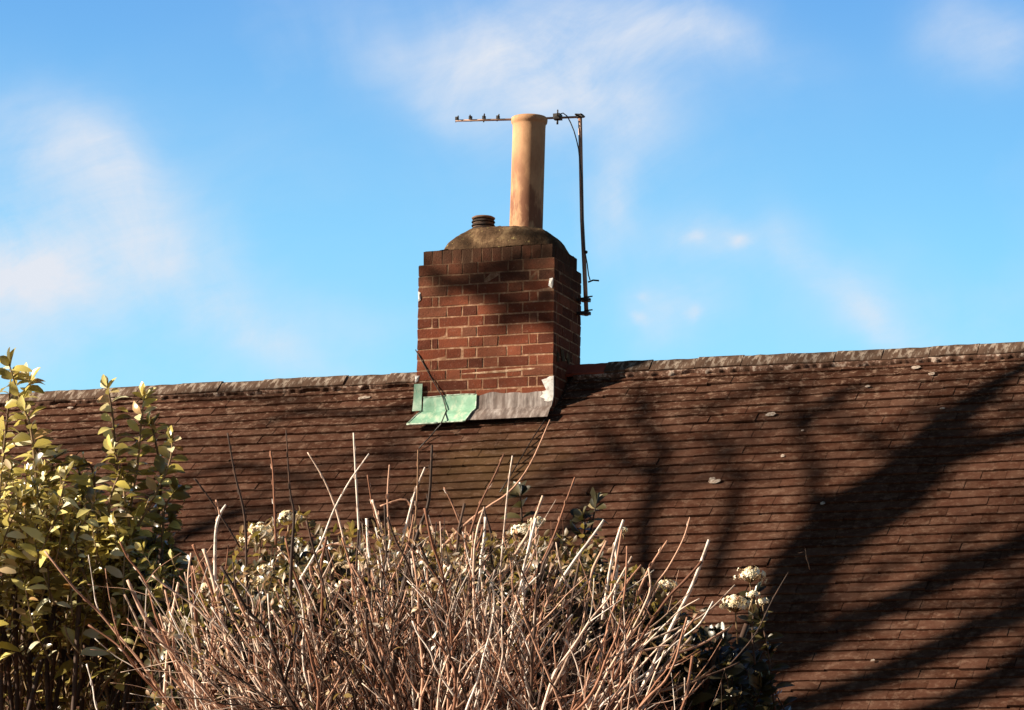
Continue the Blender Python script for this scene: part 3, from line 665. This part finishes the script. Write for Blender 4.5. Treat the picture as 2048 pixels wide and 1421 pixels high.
def shoot(lf, st, pts, r0, every, ll, start=.2, curl=.3, pair=True, spread=.9, tip=True, mi=0):
    pts = smooth(pts, 4); n = len(pts); st.tube(pts, [r0*(1-.6*i/(n-1)) for i in range(n)], 5, mi)
    tot_ = sum((pts[i+1]-pts[i]).length for i in range(n-1)); pos = start*tot_; ang = U(0, 6.28)
    while pos < tot_:
        q = pos; i = 0
        while i < n-2 and q > (pts[i+1]-pts[i]).length: q -= (pts[i+1]-pts[i]).length; i += 1
        t = (pts[i+1]-pts[i]).normalized(); p = pts[i] + t*q; a = t.orthogonal().normalized(); b_ = t.cross(a)
        for sg in ((0, math.pi) if pair else (0,)):
            o = a*math.cos(ang+sg) + b_*math.sin(ang+sg); f = U(.75, 1.2)*(1-.25*pos/tot_)
            leaf(lf, p + o*r0*.6, t*U(.4, .9) + o*spread + rnd3(.2), t*.45 + SUN*.55 + TOC*.45 + rnd3(.35), ll*f, ll*f*U(.5, .66), curl*U(.2, 1.6), mi)
        ang += math.pi/2 + U(-.3, .3); pos += every*U(.75, 1.25)
    if tip:
        t = (pts[-1]-pts[-2]).normalized()
        for k in range(6): leaf(lf, pts[-1]-t*U(0, .012), t + rnd3(.95), t*.4 + SUN*.6 + TOC*.4, ll*U(.6, .95), ll*.42, U(-.1, .5), mi)

# --- left: evergreen shrub with yellow-green leaves
random.seed(11); LD = 8.2
shrub = thing('evergreen_shrub', 'leafy evergreen shrub with glossy yellow-green leaves and tall upright shoots', 'shrub', Vector((at(60, 1300, LD).x, at(60, 1300, LD).y, 0)))
lf, st = MB(), MB()
def pl(px, d): return [at(x, y, d) for x, y in px]
for px, dd in (([(70, 1130), (74, 1000), (70, 930), (60, 850), (40, 800), (18, 728)], LD-0.05), ([(-30, 1050), (0, 960), (10, 880), (18, 800), (22, 752)], LD+0.02), ([(230, 1180), (262, 1080), (300, 1010), (338, 930), (345, 880)], LD-0.07), ([(250, 1200), (262, 1090), (250, 1000), (246, 950)], LD-0.08), ([(95, 1040), (88, 940), (60, 870), (42, 800), (62, 765)], LD+0.05),
               ([(235, 1140), (236, 1000), (228, 870), (222, 810), (214, 772)], LD-0.04), ([(255, 1150), (262, 1010), (275, 930), (282, 850), (288, 795)], LD+0.00), ([(300, 1130), (318, 1020), (322, 950), (312, 890), (302, 845)], LD-0.02),
               ([(205, 1240), (216, 1080), (220, 1000), (240, 940), (225, 900)], LD-0.10), ([(325, 1160), (326, 1040), (335, 1005), (354, 980)], LD-0.06), ([(340, 1210), (340, 1120), (338, 1060), (345, 1040)], LD-0.03), ([(150, 1130), (165, 1010), (160, 950), (150, 925)], LD+0.10),
               ([(110, 1130), (110, 1010), (104, 940), (110, 915)], LD+0.10), ([(20, 1130), (16, 1020), (8, 930), (4, 880)], LD+0.10), ([(185, 1120), (190, 1010), (185, 940), (170, 925)], LD+0.05)):
    shoot(lf, st, pl(px, dd), .0048, .021, .049, .1, .7, True, .9)
def env_left(x): 
    k = [(-260, 930), (-60, 925), (60, 915), (120, 925), (170, 945), (210, 1020), (300, 1065), (350, 1110), (380, 1180), (400, 1250)]
    for (a, ya), (b_, yb) in zip(k, k[1:]):
        if a <= x <= b_: return ya + (yb-ya)*(x-a)/(b_-a)
    return 1260
for i in range(255):
    x = U(-240, 372); top = env_left(x) + 10 + abs(random.gauss(0, 1))*125; dd = LD + U(-.28, .35)
    ln = U(90, 210); lx = U(-70, 70); b0 = (x+lx, top+ln)
    shoot(lf, st, pl([b0, (x+lx*.5+U(-12, 12), top+ln*.5), (x, top)], dd), .0027, .021, U(.023, .046), .1, .8, True, .95, True)
for i in range(120):                              # lower shoots, sparser and more twig than leaf
    x = U(-240, 400); top = U(1180, 1430); dd = LD + U(-.1, .4); lx = U(-90, 90)
    shoot(lf, st, pl([(x+lx, top+U(80, 190)), (x+lx*.4, top+60), (x, top)], dd), .0028, .055, .036, .4, .6, True, 1., False)
for i in range(230):                              # old bare wood in the lower inside
    x = U(-220, 400); y = U(1180, 1460); dd = LD + U(-.25, .25); an = U(-1.0, 1.0); ln = U(60, 180); 
    st.tube(smooth(pl([(x+math.sin(an)*ln, y+math.cos(an)*ln), (x+math.sin(an)*ln*.5+U(-10, 10), y+math.cos(an)*ln*.5), (x, y)], dd), 3), [U(.0011, .003)]*7, 5, 1 if random.random() < .35 else 0)
for i in range(110):                              # back shoots in dark leaves, painting in the shrub's shaded inside
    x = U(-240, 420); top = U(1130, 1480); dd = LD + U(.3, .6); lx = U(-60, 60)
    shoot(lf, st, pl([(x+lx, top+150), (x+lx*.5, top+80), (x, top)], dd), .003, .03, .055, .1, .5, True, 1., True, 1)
for i in range(40):                               # stems from the ground
    x = U(-150, 330); y = U(1080, 1300); p1 = at(x, y, LD+U(-.2, .3)); p0 = shrub.location + Vector((U(-.4, .4), U(-.3, .3), 0))
    st.tube(smooth([p0, p0.lerp(p1, .4)+rnd3(.08), p1], 5), .006, 5, 1)
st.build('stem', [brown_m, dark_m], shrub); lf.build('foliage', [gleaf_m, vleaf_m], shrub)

# --- behind: dark evergreen shrub with cream flower heads
random.seed(12); VD = 7.75
vib = thing('flowering_shrub', 'dark leaved evergreen shrub with cream flower heads behind the bare twigs', 'shrub', Vector((at(980, 1300, VD).x, at(980, 1300, VD).y, 0)))
lf, st = MB(), MB(); dl = MB()
def env_v(x):
    k = [(330, 1230), (420, 1160), (500, 1090), (580, 1060), (700, 1085), (800, 1100), (900, 1115), (1040, 1095), (1160, 1090), (1260, 1150), (1340, 1215), (1400, 1260), (1470, 1265), (1530, 1310), (1548, 1410), (1560, 1470)]
    for (a, ya), (b_, yb) in zip(k, k[1:]):
        if a <= x <= b_: return ya + (yb-ya)*(x-a)/(b_-a)
    return 1400
for i in range(560):
    x = U(335, 1540); top = env_v(x) + 14 + abs(random.gauss(0, 1))*150; dd = VD + U(-.35, .35); ln = U(80, 170); lx = U(-60, 60)
    if top > 1500: top = U(1250, 1500) if x < 1530 else 1420
    shoot(lf, st, pl([(x+lx, top+ln), (x+lx*.5, top+ln*.5), (x, top)], dd), .0026, .021, U(.028, .05), .1, .5, True, 1.0, True, 1)
for px in ([(1045, 1060), (1042, 1010), (1040, 985)], [(1178, 1085), (1186, 1040), (1192, 1010)], [(1165, 1090), (1170, 1055), (1166, 1035)], [(1540, 1330), (1530, 1270), (1520, 1235)], [(1510, 1330), (1505, 1260), (1512, 1190)], [(1550, 1420), (1540, 1340), (1535, 1300)]):
    shoot(lf, st, pl(px, VD-.3), .003, .022, .042, .3, .35, True, 1., True, 1)
for i in range(60):
    x = U(420, 1500); p1 = at(x, U(1200, 1350), VD+U(-.3, .3)); p0 = vib.location + Vector((U(-.5, .5), U(-.3, .3), 0)); st.tube(smooth([p0, p0.lerp(p1, .45)+rnd3(.1), p1], 5), .007, 5, 1)
# little olive leaves of the new growth showing among the twigs
for i in range(420):
    x = U(360, 1400); y = env_v(x) - 30 + abs(random.gauss(0, 1))*110; dd = VD-.35+U(-.25, .1); p = at(x, y, dd)
    for _ in range(random.randint(3, 6)): leaf(dl, p+rnd3(.012), rnd3(1)+ZU*.3, rnd3(1), U(.014, .026), U(.007, .011), .3)
st.build('stem', [dark_m, dark_m], vib); lf.build('foliage', [gleaf_m, vleaf_m], vib); dl.build('young_leaf', dry_m, vib)['kind'] = 'stuff'
def flower_head(x, y, r_, dd, nf, flat=.85):
    mb = MB(); c = at(x, y, dd); R_ = r_*1.12*dd/FPX; nf = int(nf*1.3)
    for i in range(nf):
        d = rnd3(1)
        if d.length < .1: continue
        d.normalize(); d.z = abs(d.z) - .35; q = c + Vector((d.x, d.y, d.z*flat))*R_*U(.5, 1.1)
        u = d.orthogonal().normalized(); v = d.cross(u); f = U(.0052, .0086); vs = [q + d*.0012]
        for k in range(10): a = 2*math.pi*k/10; rr = f*(1 if k % 2 == 0 else .55); vs.append(q + u*rr*math.cos(a) + v*rr*math.sin(a) + d*(.001 if k % 2 else -.001))
        mb.add(vs, [(0, k+1, (k+1) % 10+1) for k in range(10)])
        if i % 3 == 0: mb.tube([c - ZU*R_*.5, q], .0009, 4, 1)
    mb.tube([c - ZU*R_*2.2 + rnd3(.01), c - ZU*R_*.4], .0016, 5, 1)
    mb.build('flower_head', [flower_m, brown_m], vib)
FD = VD-.42
for x, y, r_, nf in ((1500, 1150, 29, 60), (1471, 1209, 30, 110), (1506, 1190, 14, 16), (1525, 1203, 13, 12), (1336, 1174, 22, 44), (1048, 1062, 26, 60), (1075, 1045, 18, 30), (578, 1036, 24, 46), (522, 1062, 26, 50), (497, 1082, 20, 34), (545, 1078, 22, 34), (420, 1176, 17, 30), (424, 1286, 14, 24), (505, 1162, 18, 22), (530, 1138, 15, 20), (1245, 1062, 10, 12), (690, 1165, 12, 14)):
    flower_head(x, y, r_, FD + U(-.1, .1), nf)

# --- in front: bare twiggy shrub
random.seed(13); TWD = 6.8
twg = thing('bare_shrub', 'bare twiggy shrub with dense pale pinkish brown upright stems', 'shrub', Vector((at(850, 1300, TWD).x, at(850, 1300, TWD).y, 0)))
tm = MB()
def stem(px, w0, w1, d0, d1=None, mi=0, buds=True):
    d1 = d0 if d1 is None else d1; k = len(px)-1
    pts = smooth([at(x, y, d0+(d1-d0)*i/k) for i, (x, y) in enumerate(px)], 4); n = len(pts)
    sc = d0/FPX/2; rs = [(w0+(w1-w0)*i/(n-1))*sc*(1+U(-.07, .07)) for i in range(n)]
    tm.tube(pts, rs, 6, mi)
    if buds:
        for i in range(2, n-1, 2):
            t = (pts[i+1]-pts[i]).normalized(); o = (RH*random.choice((-1, 1)) + TOC*U(-.6, .6)).normalized()
            tm.tube([pts[i], pts[i]+o*rs[i]*1.3+t*.004, pts[i]+o*rs[i]*1.7+t*.012], [rs[i]*.75, rs[i]*.6, rs[i]*.15], 5, mi)
    return pts
hero = [  # traced from tip to foot order reversed: foot first
 ([(1240, 1470), (1290, 1365), (1345, 1250), (1385, 1170), (1418, 1080)], 13, 8, 0), ([(1270, 1300), (1300, 1190), (1335, 1138), (1366, 1080), (1380, 1035)], 6, 4, 0), ([(1275, 1190), (1300, 1135), (1335, 1082)], 8, 6, 0),
 ([(770, 1450), (792, 1320), (800, 1230), (815, 1140), (838, 1060), (858, 1000), (864, 890)], 19, 6, 1), ([(575, 1450), (578, 1280), (583, 1120), (588, 1030), (580, 980), (572, 860)], 13, 3, 1), ([(505, 1330), (494, 1180), (490, 1040), (470, 950), (455, 866)], 9, 4, 1), ([(480, 1095), (440, 1030), (410, 985), (388, 957)], 5, 4, 1),
 ([(712, 1440), (715, 1250), (719, 1100), (712, 960), (707, 866)], 10, 4, 0), ([(600, 1160), (640, 1090), (668, 1020), (700, 962), (738, 908)], 6, 3.5, 0), ([(690, 1090), (672, 1020), (648, 960), (615, 905)], 6, 3, 0), ([(552, 1090), (549, 1010), (546, 940), (541, 902)], 7, 5, 0),
 ([(402, 1330), (394, 1260), (388, 1190), (384, 1132)], 10, 8, 0), ([(325, 1450), (336, 1290), (345, 1225), (357, 1165)], 9, 7, 0), ([(440, 1450), (395, 1375), (340, 1300), (290, 1235), (255, 1160)], 20, 8, 0), ([(470, 1440), (400, 1390), (352, 1310), (345, 1250), (330, 1180)], 9, 5, 0),
 ([(1000, 1150), (1010, 1040), (1018, 960), (1025, 912)], 5, 4, 0), ([(940, 1070), (960, 1010), (990, 950), (1008, 908)], 7, 4, 0), ([(885, 1095), (930, 1050), (975, 1015), (1018, 985), (1060, 930), (1100, 840)], 9, 3, 0), ([(1040, 1190), (1070, 1150), (1105, 1080), (1130, 1010), (1150, 955)], 7, 5, 0),
 ([(990, 1180), (1030, 1110), (1060, 1060), (1086, 992)], 9, 7, 0), ([(1110, 1180), (1150, 1120), (1180, 1080), (1208, 1040)], 9, 6, 0), ([(1205, 1240), (1215, 1170), (1228, 1100), (1247, 1040)], 9, 7, 0), ([(1230, 1280), (1222, 1190), (1232, 1130), (1244, 1060)], 8, 6, 0), ([(1150, 1190), (1125, 1150), (1112, 1085)], 7, 4, 0),
 ([(820, 1140), (830, 1050), (835, 980), (836, 900)], 7, 4, 0), ([(780, 1080), (775, 1000), (779, 930)], 6, 4, 0), ([(760, 1060), (745, 1010), (735, 950)], 6, 4, 0), ([(850, 1130), (828, 1040), (812, 1000), (760, 1013)], 7, 5, 0), ([(800, 1100), (818, 1030), (830, 985), (850, 935)], 7, 4, 0),
 ([(640, 1190), (620, 1130), (660, 1090), (708, 1098)], 7, 5, 0), ([(430, 1180), (431, 1070), (440, 1030), (452, 1010)], 9, 6, 0), ([(440, 1030), (432, 1000)], 5, 5, 0), ([(925, 1060), (905, 1010), (888, 975)], 6, 4, 0), ([(1265, 1440), (1272, 1330), (1285, 1290), (1400, 1235), (1470, 1170)], 8, 4, 0),
 ([(1240, 1420), (1330, 1380), (1420, 1350), (1480, 1325)], 7, 4, 1), ([(1340, 1310), (1400, 1290), (1460, 1255)], 8, 5, 0), ([(1460, 1330), (1510, 1270), (1545, 1200), (1577, 1145)], 4, 3, 1), ([(1620, 1140), (1612, 1108), (1610, 1104)], 3, 2, 1),
 ([(980, 1440), (1010, 1350), (1000, 1280), (985, 1200)], 11, 7, 0), ([(1130, 1440), (1128, 1330), (1138, 1250), (1132, 1200)], 15, 9, 0), ([(940, 1440), (932, 1330), (940, 1270), (915, 1200)], 14, 8, 0), ([(1270, 1470), (1273, 1350), (1255, 1290), (1243, 1240)], 14, 8, 0)]
for px, a, b_, mi in hero: stem(px, a*.8, b_*.8, TWD + (820-px[0][0])/600*.3 + U(-.15, .12) + (-.1 if mi else 0), None, mi)
def env_t(x):
    k = [(80, 1380), (150, 1320), (300, 1210), (400, 1150), (480, 1075), (600, 1085), (700, 1020), (800, 990), (950, 1005), (1080, 1030), (1200, 1065), (1300, 1110), (1380, 1220), (1440, 1300)]
    for (a, ya), (b_, yb) in zip(k, k[1:]):
        if a <= x <= b_: return ya + (yb-ya)*(x-a)/(b_-a)
    return 1350
def tint_pick(): return 1 if random.random() < .33 else 0  # dark twigs mixed in to imitate shaded gaps
def grow(x, y, an, left, w, d, mi, lev):
    """grow a stem upwards in short kinked lengths, forking at its nodes; an is the lean from upright"""
    px = [(x, y)]; ws = [w]; kids = []; dd = [d]; total = left; hm = an
    while left > 0:
        st_ = U(26, 62); an += random.gauss(0, .145) + (hm*.7-an)*.10
        x += math.sin(an)*st_; y -= math.cos(an)*st_; d += U(-.012, .012); left -= st_
        f = max(.30, left/total); px.append((x, y)); ws.append(w*(.34+.66*f)); dd.append(d)
        if lev and left > 25 and random.random() < (.72 if lev == 2 else .34):
            for sg in ((-1, 1) if random.random() < .4 else (random.choice((-1, 1)),)):
                kids.append((x, y, an+sg*U(.22, .85), left*U(.35, .85) if lev == 2 else U(30, 130), ws[-1]*U(.5, .8), d, lev-1))
    if len(px) < 2: return
    if len(px) > 2 or True:
        pts = smooth([at(q[0], q[1], e) for q, e in zip(px, dd)], 3); n = len(pts); k = len(px)-1; rs = []
        for i in range(n):
            t = i/(n-1)*k; j = min(int(t), k-1); rs.append((ws[j]+(ws[j+1]-ws[j])*(t-j))*d/FPX/2*(1.18 if i % 3 == 0 else .97))
        tm.tube(pts, rs, 5, mi)
        for i in range(3, n-1, 3):
            if random.random() < .5: continue
            t = (pts[i+1]-pts[i]).normalized(); o = (RH*random.choice((-1, 1)) + TOC*U(-.6, .6)).normalized()
            tm.tube([pts[i], pts[i]+o*rs[i]*1.5+t*.003, pts[i]+o*rs[i]*1.9+t*.010], [rs[i]*.8, rs[i]*.7, rs[i]*.15], 5, mi)
    for q in kids: grow(q[0], q[1], q[2], q[3], q[4], q[5], mi if random.random() < .75 else 1-mi, q[6])
for i in range(88):
    x = random.triangular(150, 1390, 780); top = env_t(x) + 5 + abs(random.gauss(0, 1))*165; dd = TWD + U(-.3, .2)
    dd += (820-x)/600*.32; y0 = U(1560, 1760); an = max(-.75, min(.75, (x-820)/900)) + U(-.14, .14); ln = (y0-top)
    grow(x - math.tan(an)*ln*.62, y0, an, ln/math.cos(an*.8), U(7.5, 13), dd, tint_pick(), 2)
for i in range(100):                               # stumps of pruned wood, pale, low down
    x = U(180, 1340); y = U(1110, 1400); an = max(-.6, min(.6, (x-820)/900)) + U(-.2, .2); y0 = U(1480, 1560)
    grow(x - math.tan(an)*(y0-y)*.8, y0, an, (y0-y)/math.cos(an), U(5, 8.5), TWD + (820-x)/600*.32 + U(-.35, -.1), 0, 1)
for i in range(900):                              # buds and shrivelled little leaves clinging to the twigs
    x = random.triangular(240, 1380, 830); p = at(x, env_t(x)+60+abs(random.gauss(0, 1))*170, TWD+U(-.35, .3))
    leaf(tm, p, rnd3(1)+ZU*.6, rnd3(1), U(.008, .022), U(.004, .009), .5, 2)
tm.build('twig', [twig_m, dark_m, bud_m], twg)
